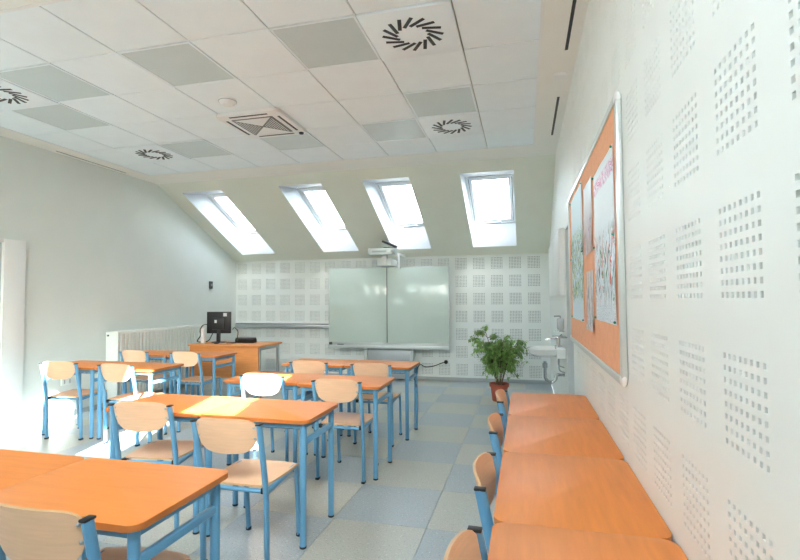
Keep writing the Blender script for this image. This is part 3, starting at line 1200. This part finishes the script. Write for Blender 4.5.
# ------------------------------------------------------------------ potted ficus
pt = thing('potted_ficus', 'bushy green weeping fig in a terracotta pot before the perforated wall', 'plant', (-.355, 6.86, 0))
bm = new()
lathe(bm, [(.0, 0), (.09, 0), (.095, .01), (.117, .195), (.131, .195), (.134, .238), (.122, .238), (.112, .212), (.0, .205)], 32)
pot = obj('pot', bm, 'terracotta', pt)
bm = new()
lathe(bm, [(.0, .20), (.110, .20), (.110, .214), (.0, .218)], 24)
obj('soil', bm, 'soil', pot)
rnd = random.Random(11)
tips = []
for s in range(8):
    bm = new()
    a = s * .785 + .3
    base = Vector((.03 * math.cos(a), .03 * math.sin(a), .205))
    top = Vector((.25 * math.cos(a) - .01, .20 * math.sin(a), .62 + .20 * rnd.random()))
    if s == 4:
        top = Vector((-.17, -.02, .93))
    mid = base.lerp(top, .5) + Vector((-.03 * math.cos(a), -.03 * math.sin(a), .05))
    pts = [base * (1 - t) ** 2 + mid * 2 * t * (1 - t) + top * t * t for t in [k / 8 for k in range(9)]]
    tube(bm, pts, .008, 7, taper=.4)
    for k in range(3, 9):
        for q in range(3):
            p = pts[k]
            an = rnd.uniform(0, 6.28)
            ln = rnd.uniform(.10, .22)
            e = p + Vector((math.cos(an) * ln, math.sin(an) * ln, rnd.uniform(-.06, .13)))
            m2 = p.lerp(e, .55) + Vector((0, 0, .05))
            tw = [p, m2, e - Vector((0, 0, .03))]
            tube(bm, fillet(tw, .1, 4), .003, 5, taper=.5)
            tips.append((fillet(tw, .1, 6)))
    obj('stem', bm, 'bark', pt)
bm = new()
for tw in tips:
    for k in range(1, len(tw)):
        for q in range(4):
            p = tw[k] + Vector((rnd.gauss(0, .014), rnd.gauss(0, .014), rnd.gauss(0, .012)))
            # keep to the crown outline: full in the middle, thinner towards the base
            an, pit = rnd.uniform(0, 6.28), rnd.uniform(-1.1, .15)
            d = Vector((math.cos(an) * math.cos(pit), math.sin(an) * math.cos(pit), math.sin(pit)))
            sd_ = d.cross(Vector((0, 0, 1)))
            sd_.normalize()
            nn = d.cross(sd_)
            ln, wd = rnd.uniform(.045, .075), rnd.uniform(.010, .016)
            P = [p, p + d * ln * .35 + sd_ * wd + nn * .003, p + d * ln * .4, p + d * ln * .35 - sd_ * wd + nn * .003, p + d * ln - Vector((0, 0, .008))]
            v = [bm.verts.new(x) for x in P]
            bm.faces.new((v[0], v[1], v[2]))
            bm.faces.new((v[0], v[2], v[3]))
            bm.faces.new((v[1], v[4], v[2]))
            bm.faces.new((v[2], v[4], v[3]))
me = bpy.data.meshes.new('foliage')
bm.to_mesh(me)
bm.free()
me.materials.append(MATS['leaf'])
fo = obj('foliage', me, parent=pt)
fo['kind'] = 'stuff'

# ------------------------------------------------------------------ ceiling fittings
GL = 'switched-off ceiling light panels'
where = {(1, 3): 'switched-off grey light panel between the two swirl vents nearer the pin board',
         (2, 1): 'switched-off grey light panel beside the swirl vent farther from the board wall',
         (2, 4): 'switched-off grey light panel beside the swirl vent nearer the board wall',
         (4, 1): 'switched-off grey light panel one tile from the round smoke detector',
         (4, 4): 'switched-off grey light panel touching the ceiling air cassette',
         (6, 1): 'switched-off grey light panel in the left ceiling half, far from the board wall',
         (6, 4): 'switched-off grey light panel in the left ceiling half, near the skylights',
         (7, 2): 'switched-off pale light panel closest to the left wall'}
for (c, r), lab in where.items():
    x0, x1, y0, y1 = tile_rect(c, r)
    t = thing('ceiling_light', lab, 'ceiling light', ((x0 + x1) / 2, (y0 + y1) / 2, ZC), 0, GL)
    s = .296
    bm = new()
    for q in (-1, 1):
        box(bm, q * (s - .008) - .008, q * (s - .008) + .008, -s, s, .0, .02, bev=.001, seg=1)
        box(bm, -s + .016, s - .016, q * (s - .008) - .008, q * (s - .008) + .008, .0, .02, bev=.001, seg=1)
    obj('frame', bm, 'ceiling_tile', t)
    bm = new()
    box(bm, -s + .015, s - .015, -s + .015, s - .015, .005, .016)
    obj('diffuser', bm, 'light_diffuser', t)
GV = 'swirl air vents in the ceiling'
vl = {(1, 1): 'square swirl air vent above the aisle, farther from the board wall',
      (1, 4): 'square swirl air vent above the aisle, nearer the board wall',
      (7, 1): 'square swirl air vent by the left wall, farther from the skylights',
      (7, 4): 'square swirl air vent by the left wall, nearer the skylights'}
bm = new()
box(bm, -.0125, .0125, -.062, .062, -.003, .004, bev=.001, seg=1)
slot = mesh_from('slot', bm, 'black', 0)
bm = new()
box(bm, -.296, .296, -.296, .296, -.008, .016, bev=.004)
vplate = mesh_from('face_plate', bm, 'ceiling_tile')
for (c, r), lab in vl.items():
    x0, x1, y0, y1 = tile_rect(c, r)
    t = thing('air_vent', lab, 'air vent', ((x0 + x1) / 2, (y0 + y1) / 2, ZC), 0, GV)
    p = obj('face_plate', vplate, parent=t)
    for k in range(16):
        a = 2 * math.pi * k / 16
        obj('slot', slot, parent=p, loc=(.148 * math.cos(a), .148 * math.sin(a), -.007), rot=(0, 0, a - math.pi / 2 + R(34)))
# cassette
x0, x1, y0, y1 = tile_rect(*CASS)
ca = thing('ceiling_cassette', 'white square air-conditioning cassette with hatched grille in the ceiling', 'air conditioner', ((x0 + x1) / 2, (y0 + y1) / 2 + .0, ZC))
bm = new()
prism(bm, rrect(.66, .66, .05), -.035, -.001, bev=.008)
pn = obj('panel', bm, 'white_metal', ca)
bm = new()
for k in range(4):
    t = new()
    box(t, -.20, .20, .262, .285, -.0365, -.034)
    for v in t.verts:
        v.co = Matrix.Rotation(math.pi / 2 * k, 3, 'Z') @ v.co
    me = bpy.data.meshes.new('t')
    t.to_mesh(me)
    t.free()
    bm.from_mesh(me)
obj('louver_slot', bm, 'black', pn, smooth=0)
bm = new()
box(bm, -.215, .215, -.215, .215, -.041, -.034, bev=.003)
obj('grille_plate', bm, 'grille_dark', ca)
bm = new()
for k in range(4):
    rot = Matrix.Rotation(math.pi / 2 * k, 3, 'Z')
    if k % 2 == 0:
        P = [rot @ Vector(p) for p in ((0, .012, -.0425), (-.195, .207, -.0425), (.195, .207, -.0425))]
        quad(bm, *P)
    else:
        for q in range(7):
            d = .035 + q * .025
            t = new()
            box(t, -(d - .008), d - .008, d, d + .006, -.0435, -.040)
            for v in t.verts:
                v.co = rot @ v.co
            me = bpy.data.meshes.new('t')
            t.to_mesh(me)
            t.free()
            bm.from_mesh(me)
obj('grille_slats', bm, 'white_metal', ca, smooth=0)
bm = new()
lathe(bm, [(0, -.052), (.022, -.05), (.026, -.034), (0, -.034)], 14, c=(.28, .28))
obj('sensor', bm, 'black', ca)
# smoke detector
x0, x1, y0, y1 = tile_rect(4, 2)
sm = thing('smoke_detector', 'round white smoke detector on a plain ceiling tile', 'smoke detector', ((x0 + x1) / 2 - .02, (y0 + y1) / 2 + .03, ZC + .003))
bm = new()
lathe(bm, [(0, 0), (.075, 0), (.078, -.015), (.065, -.035), (.045, -.05), (0, -.054)], 28)
obj('housing', bm, 'white_metal', sm)
bm = new()
lathe(bm, [(.071, -.014), (.0795, -.016), (.0775, -.021), (.07, -.02)], 28)
obj('vent_ring', bm, 'steel_grey', sm)
# slot outlets in the plaster border
for x, y0, y1, lab in ((.316, 2.35, 3.60, 'black slot outlet in the ceiling border above the pin board'),
                       (.316, 4.44, 5.47, 'black slot outlet in the ceiling border near the skylight slope, pin-board side'),
                       (-5.30, 4.51, 5.545, 'black slot outlet in the ceiling border above the left wall')):
    t = thing('slot_outlet', lab, 'air vent', (x, (y0 + y1) / 2, ZC), 0, 'slot outlets in the ceiling border')
    hl = (y1 - y0) / 2
    bm = new()
    box(bm, -.011, .011, -hl, hl, -.003, .004)
    obj('opening', bm, 'black', t, smooth=0)
    bm = new()
    for s in (-1, 1):
        box(bm, s * .0145 - .0035, s * .0145 + .0035, -hl - .006, hl + .006, -.005, .004)
    obj('rim', bm, 'ceiling_plaster', t, smooth=0)
bm = new()
prism(bm, rrect(.10, .05, .012), -.02, 0, bev=.006)
tag(obj('sensor_box', bm, 'white_metal', loc=(.30, 3.98, ZC)), 'little white sensor box on the ceiling border between two slots', 'sensor')
